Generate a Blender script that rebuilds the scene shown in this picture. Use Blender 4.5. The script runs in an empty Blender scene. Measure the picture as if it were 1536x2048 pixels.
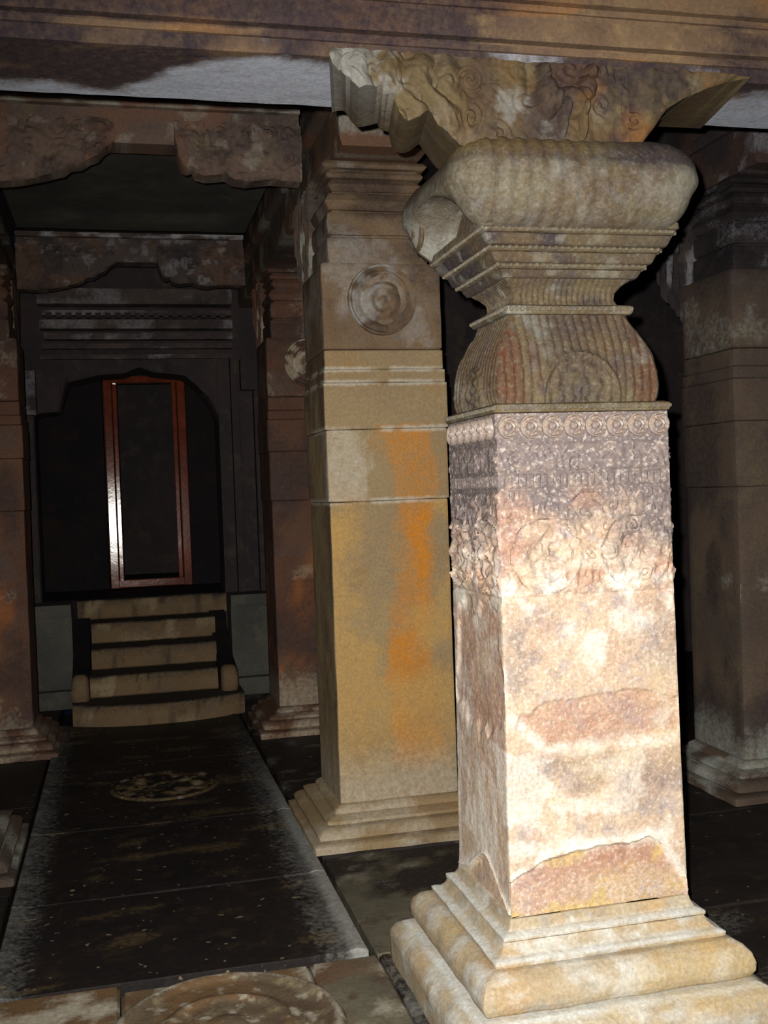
import bpy, bmesh, math, random
import numpy as np
from mathutils import Vector, Matrix

random.seed(7)
SC = bpy.context.scene
COL = SC.collection

# ------------------------------------------------------------------ camera, world, flash, exposure
YAW, PITCH, ROLL, EYE, FPX = math.radians(13.8), math.radians(-1.22), math.radians(2.1), 1.6, 2150.0
fwd = Vector((math.sin(YAW)*math.cos(PITCH), math.cos(YAW)*math.cos(PITCH), math.sin(PITCH)))
rt0 = Vector((math.cos(YAW), -math.sin(YAW), 0)); up0 = rt0.cross(fwd)
rt = rt0*math.cos(ROLL) - up0*math.sin(ROLL); up = up0*math.cos(ROLL) + rt0*math.sin(ROLL)
cd = bpy.data.cameras.new('camera'); cam = bpy.data.objects.new('camera', cd); COL.objects.link(cam)
M = Matrix((rt, up, -fwd)).transposed().to_4x4(); M.translation = Vector((0, 0, EYE)); cam.matrix_world = M
cd.sensor_fit = 'HORIZONTAL'; cd.sensor_width = 36.0; cd.lens = 36.0*FPX/1536.0
cd.clip_start = 0.02; cd.clip_end = 100
SC.camera = cam
w = bpy.data.worlds.new('world'); SC.world = w; w.use_nodes = True
w.node_tree.nodes['Background'].inputs[0].default_value = (0.35, 0.42, 1.0, 1)
w.node_tree.nodes['Background'].inputs[1].default_value = 0.006
# the camera's own flash, a little up and to the left of the lens
fl = bpy.data.lights.new('flash', 'SPOT'); flo = bpy.data.objects.new('flash', fl); COL.objects.link(flo)
fl.energy = 870; fl.color = (1.0, 0.95, 0.87); fl.shadow_soft_size = 0.012
fl.spot_size = math.radians(106); fl.spot_blend = 1.0
fpos = Vector((0, 0, EYE)) - rt*0.045 + up*0.05
def ray(px, py): return fwd + rt*((px-768)/FPX) + up*((1024-py)/FPX)
tgt = ray(1080, 1460)
flo.location = fpos; flo.rotation_euler = tgt.to_track_quat('-Z', 'Y').to_euler()
SC.view_settings.view_transform = 'Standard'; SC.view_settings.look = 'None'
SC.view_settings.exposure = 0.0; SC.view_settings.gamma = 1.0; SC.view_settings.use_curve_mapping = False

# ------------------------------------------------------------------ noise
def _h(i, j, k, s):
    n = (i*374761393 + j*668265263 + k*2147483647 + s*974711) & 0xffffffff
    n = ((n ^ (n >> 13))*1274126177) & 0xffffffff
    n = ((n ^ (n >> 16))*2246822519) & 0xffffffff
    return ((n ^ (n >> 15)) & 0xffff)/65535.0
def vn(P, s=0):
    P = np.asarray(P, float); f0 = np.floor(P); t = P-f0; t = t*t*(3-2*t)
    i, j, k = (f0[..., a].astype(np.int64) for a in range(3))
    r = 0
    for a in (0, 1):
        for b in (0, 1):
            for c in (0, 1):
                wgt = (t[..., 0] if a else 1-t[..., 0])*(t[..., 1] if b else 1-t[..., 1])*(t[..., 2] if c else 1-t[..., 2])
                r = r + wgt*_h(i+a, j+b, k+c, s)
    return r
def fbm(P, s=0, o=4):
    P = np.asarray(P, float); r = 0; a = .5; tot = 0
    for q in range(o):
        r = r + a*vn(P*(2**q), s+q*17); tot += a; a *= .5
    return r/tot
def f2(u, v, sc, s=0, o=4):
    u = np.asarray(u, float); v = np.asarray(v, float)
    return fbm(np.stack([u*sc, v*sc, np.full_like(u*v*1.0, .37+s)], -1), s, o)
def ss(a, b, x): t = np.clip((x-a)/(b-a), 0, 1); return t*t*(3-2*t)

# ------------------------------------------------------------------ materials
def stone(name, c1, c2, c3=None, red=(.3, .1, .04), lime=(.62, .6, .56), dark=(.03, .026, .03), extra=None,
          sc=2.2, rough=.85, bump=.25, grain=95, spots=None, streak=1.0, spec=.25, speck=0., gr=(.74, 1.22)):
    m = bpy.data.materials.new(name); m.use_nodes = True
    N = m.node_tree.nodes; L = m.node_tree.links; b = N['Principled BSDF']
    def nd(t, **k):
        n = N.new(t)
        for a, v in k.items(): setattr(n, a, v)
        return n
    tc = nd('ShaderNodeTexCoord'); mp = nd('ShaderNodeMapping'); mp.inputs['Scale'].default_value = (1, 1, streak)
    L.new(tc.outputs['Object'], mp.inputs['Vector'])
    def noise(s, d=6, r=.6):
        n = nd('ShaderNodeTexNoise'); n.inputs['Scale'].default_value = s; n.inputs['Detail'].default_value = d; n.inputs['Roughness'].default_value = r
        L.new(mp.outputs[0], n.inputs['Vector']); return n
    def ramp(src, a, bb):
        r = nd('ShaderNodeMapRange'); r.inputs['From Min'].default_value = a; r.inputs['From Max'].default_value = bb
        L.new(src, r.inputs['Value']); return r.outputs[0]
    def mix(f, A, B, mode='MIX'):
        x = nd('ShaderNodeMix', data_type='RGBA', blend_type=mode)
        if isinstance(f, float): x.inputs[0].default_value = f
        else: L.new(f, x.inputs[0])
        for q, v in ((6, A), (7, B)):
            if isinstance(v, tuple): x.inputs[q].default_value = (*v, 1)
            else: L.new(v, x.inputs[q])
        return x.outputs[2]
    col = mix(ramp(noise(sc).outputs[0], .38, .62), c1, c2)
    if c3: col = mix(ramp(noise(sc*2.7, 8, .65).outputs[0], .52, .66), col, c3)
    at = nd('ShaderNodeAttribute', attribute_name='mask'); se = nd('ShaderNodeSeparateColor'); L.new(at.outputs['Color'], se.inputs[0])
    br = noise(38, 8, .75).outputs[0]
    def masked(o):   # soft noisy edges on a stain or painted shade
        a = nd('ShaderNodeMath', operation='MULTIPLY_ADD'); L.new(br, a.inputs[0]); a.inputs[1].default_value = 1.7; a.inputs[2].default_value = -.85
        c = nd('ShaderNodeMath', operation='ADD'); L.new(o, c.inputs[0]); L.new(a.outputs[0], c.inputs[1])
        d = nd('ShaderNodeMath', operation='MULTIPLY'); L.new(ramp(c.outputs[0], .0, 1.0), d.inputs[0]); L.new(ramp(o, 0, .08), d.inputs[1])
        return d.outputs[0]
    col = mix(masked(se.outputs[0]), col, red)
    col = mix(masked(se.outputs[2]), col, dark)
    col = mix(masked(se.outputs[1]), col, lime)
    if extra: col = mix(masked(at.outputs['Alpha']), col, extra)
    if speck:
        sp = nd('ShaderNodeMath', operation='MULTIPLY'); L.new(ramp(noise(85, 3, .6).outputs[0], .54, .64), sp.inputs[0]); sp.inputs[1].default_value = speck; col = mix(sp.outputs[0], col, lime)
    if spots:
        v = noise(26, 2, .4).outputs[0]; col = mix(ramp(v, .70, .735), col, spots)
    g = ramp(noise(grain, 5, .7).outputs[0], .25, .75)
    gm = nd('ShaderNodeMapRange'); L.new(g, gm.inputs['Value']); gm.inputs['To Min'].default_value = gr[0]; gm.inputs['To Max'].default_value = gr[1]
    x = nd('ShaderNodeMix', data_type='RGBA', blend_type='MULTIPLY'); x.inputs[0].default_value = 1
    cc = nd('ShaderNodeCombineColor'); [L.new(gm.outputs[0], cc.inputs[q]) for q in range(3)]
    L.new(col, x.inputs[6]); L.new(cc.outputs[0], x.inputs[7])
    L.new(x.outputs[2], b.inputs['Base Color']); b.inputs['Roughness'].default_value = rough
    b.inputs['Specular IOR Level'].default_value = spec
    bp = nd('ShaderNodeBump'); bp.inputs['Strength'].default_value = bump; bp.inputs['Distance'].default_value = .012
    hh = nd('ShaderNodeMath', operation='ADD'); L.new(noise(grain*.45, 8, .7).outputs[0], hh.inputs[0]); L.new(noise(sc*3, 5).outputs[0], hh.inputs[1])
    L.new(hh.outputs[0], bp.inputs['Height']); L.new(bp.outputs[0], b.inputs['Normal'])
    return m
def paint(name, c, rough=.3):
    m = stone(name, c, tuple(q*.6 for q in c), None, rough=rough, bump=.04, grain=35, sc=5, spec=.4)
    return m
MT = {}
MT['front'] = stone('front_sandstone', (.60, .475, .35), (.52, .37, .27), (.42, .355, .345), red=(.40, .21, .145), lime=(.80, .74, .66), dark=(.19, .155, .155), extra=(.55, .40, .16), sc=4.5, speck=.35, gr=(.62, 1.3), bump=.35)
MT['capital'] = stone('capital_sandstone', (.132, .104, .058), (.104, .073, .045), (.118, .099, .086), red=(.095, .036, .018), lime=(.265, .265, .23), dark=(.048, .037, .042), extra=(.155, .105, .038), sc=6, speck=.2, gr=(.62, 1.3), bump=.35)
MT['base'] = stone('base_sandstone', (.45, .385, .275), (.40, .31, .195), (.37, .335, .275), red=(.46, .30, .14), lime=(.62, .64, .62), dark=(.22, .17, .12), extra=(.50, .36, .15), sc=5, speck=.12, gr=(.68, 1.25))
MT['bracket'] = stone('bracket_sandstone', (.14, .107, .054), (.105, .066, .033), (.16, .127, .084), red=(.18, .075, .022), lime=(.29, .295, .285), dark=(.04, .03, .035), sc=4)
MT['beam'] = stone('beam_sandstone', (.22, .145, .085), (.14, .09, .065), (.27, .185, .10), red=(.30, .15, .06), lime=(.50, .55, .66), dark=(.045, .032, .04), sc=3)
MT['gold'] = stone('ochre_sandstone', (.315, .235, .125), (.275, .20, .115), (.30, .195, .09), red=(.52, .205, .025), lime=(.52, .48, .40), dark=(.10, .07, .05), extra=(.45, .28, .095), sc=1.6, bump=.12)
MT['head'] = stone('brown_head_sandstone', (.20, .14, .085), (.155, .10, .06), (.17, .135, .105), red=(.22, .10, .04), lime=(.34, .33, .31), dark=(.06, .042, .035), sc=4)
MT['hall'] = stone('hall_red_sandstone', (.155, .082, .05), (.115, .056, .038), (.118, .086, .072), red=(.33, .12, .04), lime=(.50, .44, .33), dark=(.05, .035, .035))
MT['crossb'] = stone('cross_beam_sandstone', (.17, .115, .09), (.12, .085, .075), (.17, .13, .085), red=(.22, .11, .07), lime=(.34, .32, .27), dark=(.05, .04, .042), sc=4)
MT['dim'] = stone('dark_grey_sandstone', (.125, .088, .064), (.085, .064, .053), (.125, .096, .064), red=(.26, .11, .05), lime=(.40, .42, .38), dark=(.035, .028, .03))
MT['soot_shade'] = stone('sooty_shade_stone', (.055, .040, .042), (.036, .029, .034), (.062, .053, .043), red=(.12, .06, .04), lime=(.30, .30, .34), dark=(.012, .01, .012))  # soot on the walls; on the right-edge pillar head it is painted shade
MT['soot_shade2'] = stone('sooty_bracket_stone', (.10, .075, .07), (.07, .055, .055), (.11, .09, .07), red=(.14, .08, .05), lime=(.36, .36, .38), dark=(.03, .025, .028), sc=5)
MT['black'] = stone('black_stone', (.012, .009, .010), (.008, .007, .010), (.018, .011, .009))
MT['stair'] = stone('stair_stone', (.20, .135, .072), (.16, .108, .062), (.15, .115, .08), lime=(.4, .33, .2), dark=(.03, .024, .02), sc=4)
MT['plinth'] = stone('shrine_plinth_stone', (.105, .105, .09), (.072, .074, .068), (.12, .115, .085), dark=(.03, .025, .025))
MT['floor'] = stone('oiled_black_floor', (.022, .017, .015), (.014, .012, .012), (.034, .024, .017), lime=(.30, .30, .28), red=(.10, .06, .035), rough=.6, spots=(.19, .16, .10), sc=3, grain=40)
MT['runner'] = stone('oiled_black_runner', (.017, .013, .013), (.011, .010, .011), (.028, .020, .015), lime=(.30, .31, .30), red=(.16, .11, .05), rough=.55, spots=(.20, .17, .11), sc=3, grain=40)
MT['pave'] = stone('grey_paving', (.15, .14, .10), (.10, .09, .065), (.085, .06, .04), lime=(.42, .40, .33), red=(.14, .08, .045), dark=(.02, .016, .014), sc=3)
MT['thresh'] = stone('brown_threshold_stone', (.13, .095, .06), (.085, .06, .04), (.20, .17, .10), lime=(.48, .46, .38), red=(.16, .09, .04), sc=5)
MT['wood'] = paint('red_brown_painted_wood', (.20, .040, .016), .12)

# ------------------------------------------------------------------ mesh helpers
def link(o, parent=None, kind=None):
    COL.objects.link(o)
    if parent: o.parent = parent
    if kind: o['kind'] = kind
    return o
def mesh(name, V, Fc, mat, parent=None, mask=None, smooth=True, kind=None, loc=None):
    me = bpy.data.meshes.new(name); me.from_pydata([tuple(v) for v in np.asarray(V, float).tolist()], [], Fc); me.update()
    if smooth:
        me.shade_smooth()
        me.set_sharp_from_angle(angle=math.radians(38))
    me.materials.append(MT[mat])
    if mask is None: mask = np.zeros((len(V), 4))
    if True:
        a = me.color_attributes.new('mask', 'FLOAT_COLOR', 'POINT'); a.data.foreach_set('color', np.clip(mask, 0, 1).astype(np.float32).ravel())
    o = bpy.data.objects.new(name, me)
    if loc is not None: o.location = loc
    return link(o, parent, kind)
def gridfaces(n, m, wrap_m=False, off=0, flip=False):
    Fc = []
    for i in range(n-1):
        for j in range(m if wrap_m else m-1):
            j2 = (j+1) % m; q = (off+i*m+j, off+i*m+j2, off+(i+1)*m+j2, off+(i+1)*m+j)
            Fc.append(q[::-1] if flip else q)
    return Fc
def tag(o, label, cat, group=None):
    o['label'] = label; o['category'] = cat; o['kind'] = 'thing'
    if group: o['group'] = group
    return o
def thing(name, loc, label, cat, group=None):
    o = bpy.data.objects.new(name, None); o.location = loc; o.empty_display_size = .1; COL.objects.link(o)
    return tag(o, label, cat, group)

def sweep(name, prof, hx, hy, mat, parent, seg=.03, r=.008, relief=None, maskf=None, wear=.003, wsc=9, sides=None, seed=0, dz=None):
    """mouldings run round a rectangular plan; prof = [(offset, z)...] from bottom to top"""
    pr = []
    for a, b in zip(prof[:-1], prof[1:]):
        n = 1
        if dz: n = max(1, int(math.ceil(math.hypot(b[0]-a[0], b[1]-a[1])/dz)))
        for q in range(n): pr.append((a[0]+(b[0]-a[0])*q/n, a[1]+(b[1]-a[1])*q/n))
    pr.append(prof[-1])
    segs = sides or (seg,)*4
    ns = [max(2, int(round(2*(hx if s in (0, 2) else hy)/segs[s]))+1) for s in range(4)]
    V = []; SD = []; UU = []; CN = []
    for o, z in pr:
        ax, ay = hx+o, hy+o
        for s in range(4):
            half = (ax, ay, ax, ay)[s]; u = np.linspace(-(half-r), half-r, ns[s])
            if s == 0: pts = np.stack([u, np.full_like(u, -ay)], -1)
            elif s == 1: pts = np.stack([np.full_like(u, ax), u], -1)
            elif s == 2: pts = np.stack([-u, np.full_like(u, ay)], -1)
            else: pts = np.stack([np.full_like(u, -ax), -u], -1)
            V.append(np.column_stack([pts, np.full(len(u), z)])); SD += [s]*len(u); UU += list(u if s < 2 else -u); CN += [0]*len(u)
            cx, cy = ((ax, -ay), (ax, ay), (-ax, ay), (-ax, -ay))[s]; k = r*.3
            V.append(np.array([[cx-math.copysign(k, cx), cy-math.copysign(k, cy), z]])); SD.append(s); UU.append(half); CN.append(1)
    V = np.concatenate(V); SD = np.array(SD); UU = np.array(UU); CN = np.array(CN)
    m = sum(ns)+4; n = len(pr)
    nrm = np.array([(0, -1, 0), (1, 0, 0), (0, 1, 0), (-1, 0, 0)], float)[SD]
    if relief is not None:
        d = relief(SD, UU, V[:, 2])*(1-CN); V = V+nrm*d[:, None]
    if wear:
        wv = np.stack([fbm(V*wsc+seed*3.1, 5+seed, 3), fbm(V*wsc+seed*3.1+40, 9+seed, 3)], -1)-.5
        V = V + nrm*(wv[:, :1]*wear*2.4); V[:, 2] += wv[:, 1]*wear*1.3
    mk = maskf(SD, UU, V) if maskf is not None else None
    Fc = gridfaces(n, m, True)
    Fc.append(tuple(range(m-1, -1, -1))); Fc.append(tuple(range((n-1)*m, n*m)))
    return mesh(name, V, Fc, mat, parent, mk)

def slab(name, x0, x1, y0, y1, z0, z1, mat, parent=None, seg=.06, bev=.008, wear=.003, seed=0, maskf=None, hfun=None, kind=None):
    """a stone block with an uneven worn top"""
    nx = max(2, int((x1-x0)/seg)); ny = max(2, int((y1-y0)/seg))
    xs = np.concatenate([[x0, x0+bev], np.linspace(x0+bev, x1-bev, nx+1)[1:-1], [x1-bev, x1]]); ys = np.concatenate([[y0, y0+bev], np.linspace(y0+bev, y1-bev, ny+1)[1:-1], [y1-bev, y1]])
    X, Y = np.meshgrid(xs, ys); Z = np.full_like(X, z1)
    Z += (f2(X, Y, 4, seed, 4)-.5)*2*wear
    if hfun is not None: Z += hfun(X, Y)
    edge = (X == x0) | (X == x1) | (Y == y0) | (Y == y1); Z[edge] -= bev
    n, m = X.shape; V = np.stack([X, Y, Z], -1).reshape(-1, 3); Fc = gridfaces(n, m)
    per = [j for j in range(m)]+[i*m+m-1 for i in range(1, n)]+[(n-1)*m+j for j in range(m-2, -1, -1)]+[i*m for i in range(n-2, 0, -1)]
    B = V[per].copy(); B[:, 2] = z0; o = len(V); V = np.concatenate([V, B]); k = len(per)
    for q in range(k): Fc.append((per[q], o+q, o+(q+1) % k, per[(q+1) % k]))
    Fc.append(tuple(range(o+k-1, o-1, -1)))
    Fc = [f[::1] for f in Fc]
    mk = maskf(V) if maskf is not None else None
    return mesh(name, V, Fc, mat, parent, mk, kind=kind)

def curtain(name, xs, zlow, ztop, y0, y1, mat, parent, relief=None, maskf=None, rows=30, axis='x', loc=None, wear=.003, seed=0, kind=None, round_=.012, back=None):
    """a carved block with a shaped lower edge: outline along x (or y), front face with relief, real thickness y0..y1"""
    n = len(xs); m = rows
    t = np.linspace(0, 1, m)
    X = np.repeat(xs[None, :], m, 0); Z = zlow[None, :]+(ztop-zlow)[None, :]*t[:, None]
    D = np.zeros_like(X)
    if relief is not None: D = relief(X, Z)
    D = D+(f2(X, Z, 10, seed, 3)-.5)*2*wear
    rnd = round_*(1-np.clip((Z-zlow[None, :])/.03, 0, 1))**2
    Yf = y0-D+rnd
    Vf = np.stack([X, Yf, Z], -1).reshape(-1, 3)
    Xb, Zb = X, Z
    if back is not None:
        Xb = X+back[0]; zl = np.minimum(zlow+back[1], ztop-.001); Zb = zl[None, :]+(ztop-zl)[None, :]*t[:, None]
    Vb = np.stack([Xb, np.full_like(X, y1), Zb], -1).reshape(-1, 3)
    off = n*m
    Fc = gridfaces(m, n, False, 0)+gridfaces(m, n, False, off, True)
    # underside in strips so it shades well
    per = [j for j in range(n)]+[i*n+n-1 for i in range(1, m)]+[(m-1)*n+j for j in range(n-2, -1, -1)]+[i*n for i in range(m-2, 0, -1)]
    k = len(per)
    for q in range(k):
        a, b = per[q], per[(q+1) % k]; Fc.append((b, a, off+a, off+b))
    V = np.concatenate([Vf, Vb])
    mk = maskf(V) if maskf is not None else None
    if axis == 'y': V = V[:, [1, 0, 2]]; Fc = [f[::-1] for f in Fc]
    return mesh(name, V, Fc, mat, parent, mk, loc=loc, kind=kind)

def bar(name, a, b, w_, d_, mat, parent, r=.006, wear=.0006):
    """a straight timber between a and b with eased edges (w_ across x/z, d_ along y)"""
    a = np.array(a, float); b = np.array(b, float); t = (b-a)/np.linalg.norm(b-a); yv = np.array((0, 1., 0)); s = np.cross(t, yv)
    hw, hd = w_/2, d_/2
    sec = [(-hw+r, -hd), (hw-r, -hd), (hw, -hd+r), (hw, hd-r), (hw-r, hd), (-hw+r, hd), (-hw, hd-r), (-hw, -hd+r)]
    V = []; n = 24
    for q in range(n):
        p = a+(b-a)*q/(n-1)
        for sx, sy in sec: V.append(p+s*sx+yv*sy)
    V = np.array(V); V += (fbm(V*6, 3, 2)-.5)[:, None]*wear*2
    Fc = gridfaces(n, 8, True, 0, True); Fc.append(tuple(range(0, 8))); Fc.append(tuple(range(n*8-1, n*8-9, -1)))
    return mesh(name, V, Fc, mat, parent)

def rosette_mesh(r):
    V = []; n = 20; prof = [(1, 0), (.98, .012), (.85, .016), (.74, .006), (.68, .006), (.5, .013), (.33, .007), (.28, .013), (.12, .018)]
    for k, (q, h) in enumerate(prof):
        for a in range(n):
            th = 2*math.pi*a/n; pet = (1+.08*math.cos(th*5*2)) if 4 <= k <= 6 else 1; V.append((q*r*pet*math.cos(th), -h, q*r*pet*math.sin(th)))
    V.append((0, -.018, 0)); Fc = gridfaces(len(prof), n, True, 0, True); o = (len(prof)-1)*n
    for a in range(n): Fc.append((o+(a+1) % n, o+a, len(V)-1))
    return V, Fc

def scroll(u, v, cell, seed=0, petals=0):
    """rows of carved scrolls, worn and uneven, height about -1..1"""
    wx = f2(u, v, .55/cell, seed+3, 2)-.5; wy = f2(u, v, .55/cell, seed+7, 2)-.5; u0, v0 = u, v
    u = u+wx*cell*1.1; v = v+wy*cell*1.1
    cu = np.floor(u/cell); cv = np.floor(v/cell); x = (u/cell-cu-.5); y = (v/cell-cv-.5)
    j1 = _h(cu.astype(np.int64), cv.astype(np.int64), np.zeros_like(cu, dtype=np.int64), seed); sg = np.where((cu+cv) % 2 == 0, 1, -1)
    r = np.hypot(x, y); th = np.arctan2(y, x)*sg+j1*6.28
    h = np.cos(th+r*24) if not petals else np.cos(th*petals)*np.cos(r*20)
    n = f2(u0, v0, 1.7/cell, seed+11, 3); rid = 1-np.abs(2*f2(u0, v0, 2.6/cell, seed+5, 2)-1)*3
    return h*np.clip(1.15-r*1.6, 0, 1)*ss(.40, .66, n)+.55*rid*ss(.62, .42, n)

# ================================================================== THE SETTING
floor = bpy.data.objects.new('floor', None); link(floor, None, 'structure')
NX0, NX1 = -.476, .777
slab('bed_rock', -4.6, 7.1, -1.6, 9.0, -.4, -.125, 'black', floor, .5, wear=.001, seed=88)
def runner_mask(V):
    m = np.zeros((len(V), 4)); n = fbm(V*7, 3, 4); x = V[:, 0]
    er = NX1-x; el = x-NX0
    m[:, 1] = np.maximum(np.clip(ss(.22, .0, er)*(.1+.65*n)*ss(8.5, 4.6, V[:, 1])+.95*ss(.06, .03, er)*ss(6.5, 4.8, V[:, 1]), 0, 1), ss(.15, 0, el)*.42*(.3+n))
    m[:, 0] = ss(.62, .74, fbm(V*(3, 9, 3), 8, 4))*.35
    return m
ry = [3.62, 4.42, 5.36, 6.62, 7.9]
for q in range(4):
    slab('runner_slab', NX0, NX1, ry[q]+.003, ry[q+1]-.003, -.12, .006, 'runner', floor, .035, .004, .004, q, runner_mask,
         hfun=lambda X, Y: .012*ss(.07, .02, NX1-X)*ss(0, .02, NX1-X)+.008*ss(.07, .02, X-NX0))
def pave_mask(V):
    m = np.zeros((len(V), 4)); n = fbm(V*5, 13, 4)
    m[:, 2] = ss(.42, .6, n+ (V[:, 0]-1.05)*.5); m[:, 1] = ss(.6, .75, fbm(V*9, 4, 3))*.3
    return m
# right of the runner, pillar by pillar
for q, (a, b) in enumerate([(3.58, 4.6), (4.6, 5.9), (5.9, 7.4), (7.4, 9.2)]):
    slab('paving_slab', NX1+.022, 1.75, a+.003, b-.003, -.12, 0, 'pave' if q < 1 else 'floor', floor, .05, .006, .004, 20+q, pave_mask)
    slab('paving_slab', 1.756, 4.0, a+.003, b-.003, -.12, -.002, 'floor', floor, .07, .006, .005, 30+q)
    slab('paving_slab', 4.006, 7.0, a+.003, b-.003, -.12, -.002, 'floor', floor, .2, .006, .005, 34+q)
    slab('paving_slab', -2.2, NX0-.022, a+.003, b-.003, -.12, 0, 'floor', floor, .06, .006, .004, 40+q)
    slab('paving_slab', -4.5, -2.206, a+.003, b-.003, -.12, 0, 'floor', floor, .2, .006, .004, 50+q)
def th_mask(V):
    m = np.zeros((len(V), 4)); n = fbm(V*11, 23, 4); m[:, 1] = ss(.55, .75, n)*.7; m[:, 0] = ss(.5, .7, fbm(V*4, 5, 3))*.8
    return m
tx = [-4.5, -2.1, -.62, -.06, .56, .80, 1.9, 2.6, 4.2, 7]
for q in range(len(tx)-1):
    slab('threshold_slab', tx[q]+.003, tx[q+1]-.003, 2.9, 3.575 if q != 2 else 3.615, -.12, (.0, .0, .006, .0, .006, .002, 0, 0, 0)[q], 'thresh' if q in (2, 3) else 'pave' if q == 4 else 'floor', floor,
         .03 if 1 < q < 5 else .12, .01, .006, 60+q, th_mask)
slab('verandah_slab', -4.5, 7, -1.5, 2.897, -.12, -.004, 'floor', floor, .25, .006, .004, 77)
# moonstone disc and lotus, carved into the floor
def disc(name, cx, cy, R, mat, parent, hf, z0=.0, nr=40, na=120, maskf=None):
    V = []
    for i in range(nr+1):
        r = R*(i/nr) if i else R*.002
        for a in range(na):
            th = 2*math.pi*a/na; V.append((cx+r*math.cos(th), cy+r*math.sin(th), z0+float(hf(r/R, th))))
    for a in range(na):
        th = 2*math.pi*a/na; V.append((cx+R*1.01*math.cos(th), cy+R*1.01*math.sin(th), z0-.03))
    V = np.array(V); V[:, 2] += (f2(V[:, 0], V[:, 1], 16, 3, 4)-.5)*.008
    Fc = gridfaces(nr+2, na, True, 0, False); Fc.append(tuple(range(na-1, -1, -1)))
    return mesh(name, V, Fc, mat, parent, maskf(V) if maskf else None)
def moon_mask(V):
    m = np.zeros((len(V), 4)); r = np.hypot(V[:, 0]-.25, V[:, 1]-3.2)/.36; n = fbm(V*14, 2, 4)
    m[:, 1] = ss(.06, .0, np.abs(r-.93))*(.3+n)*.6+ss(.55, .68, fbm(V*22, 6, 4))*.6; m[:, 0] = ss(.5, .62, fbm(V*7, 9, 3))*.7; return m
disc('moonstone', .25, 3.2, .36, 'thresh', floor, lambda r, t: .02+.014*math.exp(-((r-.9)/.06)**2)+.012*math.exp(-((r-.5)/.05)**2)+.02*max(0, 1-(r/.2)**2) - .02*max(0, (r-.95)/.05), maskf=moon_mask)
def lotus_mask(V):
    m = np.zeros((len(V), 4)); r = np.hypot(V[:, 0]-.18, V[:, 1]-6.04)/.3; n = fbm(V*20, 2, 4)
    m[:, 0] = np.clip(ss(.42, .6, n)*.95*(r < .9)+ss(.06, 0, np.abs(r-.96))*.5*(V[:, 1] < 6.04), 0, 1); m[:, 1] = ss(.6, .72, n)*.25; return m
disc('lotus_medallion', .18, 6.04, .3, 'runner', floor, lambda r, t: .008+.007*math.exp(-((r-.94)/.04)**2)+.012*abs(math.cos(t*4))*math.exp(-((r-.6)/.2)**2)+.016*max(0, 1-(r/.22)**2)-.010*max(0, (r-.95)/.05), z0=.003, maskf=lotus_mask)

# walls and ceiling
def quadbox(name, x0, x1, y0, y1, z0, z1, mat, parent=None, kind=None, wear=.004, seed=0, maskf=None, seg=.12):
    """upright wall block, fine grid on the face towards the hall"""
    xs = np.linspace(x0, x1, max(3, int((x1-x0)/seg)+1)); o = curtain(name, xs, np.full_like(xs, z0), np.full_like(xs, z1), y0, y1, mat, parent, rows=max(3, int((z1-z0)/seg)+1), wear=wear, seed=seed, kind=kind, maskf=maskf, round_=0)
    return o
WB = 8.95
wall_back = bpy.data.objects.new('wall_back', None); link(wall_back, None, 'structure')
quadbox('wall_face', -4.5, -.63, WB, WB+.4, 0, 3.62, 'soot_shade', wall_back, seed=3)
quadbox('wall_face', .82, 7.0, WB, WB+.4, 0, 3.62, 'soot_shade', wall_back, seed=4)
ox = np.array([-.63, -.59, -.44, -.40, -.37, -.11, .08, .20, .30, .56, .66, .73, .79, .82]); oz = np.array([2.27, 2.30, 2.31, 2.42, 2.54, 2.60, 2.61, 2.66, 2.62, 2.59, 2.50, 2.42, 2.32, 2.22])
xs = np.linspace(-.63, .82, 60)
curtain('lintel', xs, np.interp(xs, ox, oz), np.full(60, 3.62), WB-.02, WB+.4, 'soot_shade', wall_back, relief=lambda X, Z: .012*scroll(X, Z, .16, 3)*ss(2.9, 2.8, Z), rows=60, wear=.006, seed=6)
for q, (z0, z1, d) in enumerate([(2.72, 2.755, .05), (2.80, 2.84, .07), (2.87, 2.92, .10), (2.95, 3.02, .13), (3.06, 3.10, .10), (3.14, 3.26, .16)]):
    quadbox('lintel_band', -.56+.02*q % .05, .95, WB-.02-d, WB-.0, z0, z1, 'soot_shade2', wall_back, seed=30+q, wear=.008, seg=.04, maskf=lambda V: np.column_stack([np.zeros(len(V)), .35*ss(.5, .65, fbm(V*(5, 9, 9), 6, 4)), .5*ss(.45, .6, fbm(V*3, 8, 4)), np.zeros(len(V))]))
for q in range(19):
    quadbox('dentil', -.5+q*.075, -.5+q*.075+.045, WB-.155, WB-.11, 3.035, 3.075, 'soot_shade', wall_back, seg=.05, seed=q)
for q, (x0, x1, d) in enumerate([(.82, .92, .04), (.925, .985, .09), (.99, 1.10, .06), (1.105, 1.19, .12)]):
    quadbox('door_jamb', x0, x1, WB-d, WB, .8, 2.72, 'soot_shade', wall_back, seed=50+q, seg=.05, wear=.006)
for q, (x0, x1, d) in enumerate([(-.70, -.635, .05), (-.77, -.705, .1), (-.92, -.775, .07)]):
    quadbox('door_jamb', x0, x1, WB-d, WB, .8, 2.72, 'soot_shade', wall_back, seed=60+q, seg=.05, wear=.006)
def cap_mask(V):
    m = np.zeros((len(V), 4)); m[:, 1] = ss(.45, .65, fbm(V*8, 7, 3))*.6; return m
quadbox('jamb_capital', -.80, -.60, WB-.16, WB, 2.28, 2.62, 'soot_shade', wall_back, seed=70, maskf=cap_mask, seg=.04, wear=.01)
quadbox('jamb_capital', 1.0, 1.22, WB-.17, WB, 2.45, 2.70, 'soot_shade', wall_back, seed=71, seg=.04, wear=.01)
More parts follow.
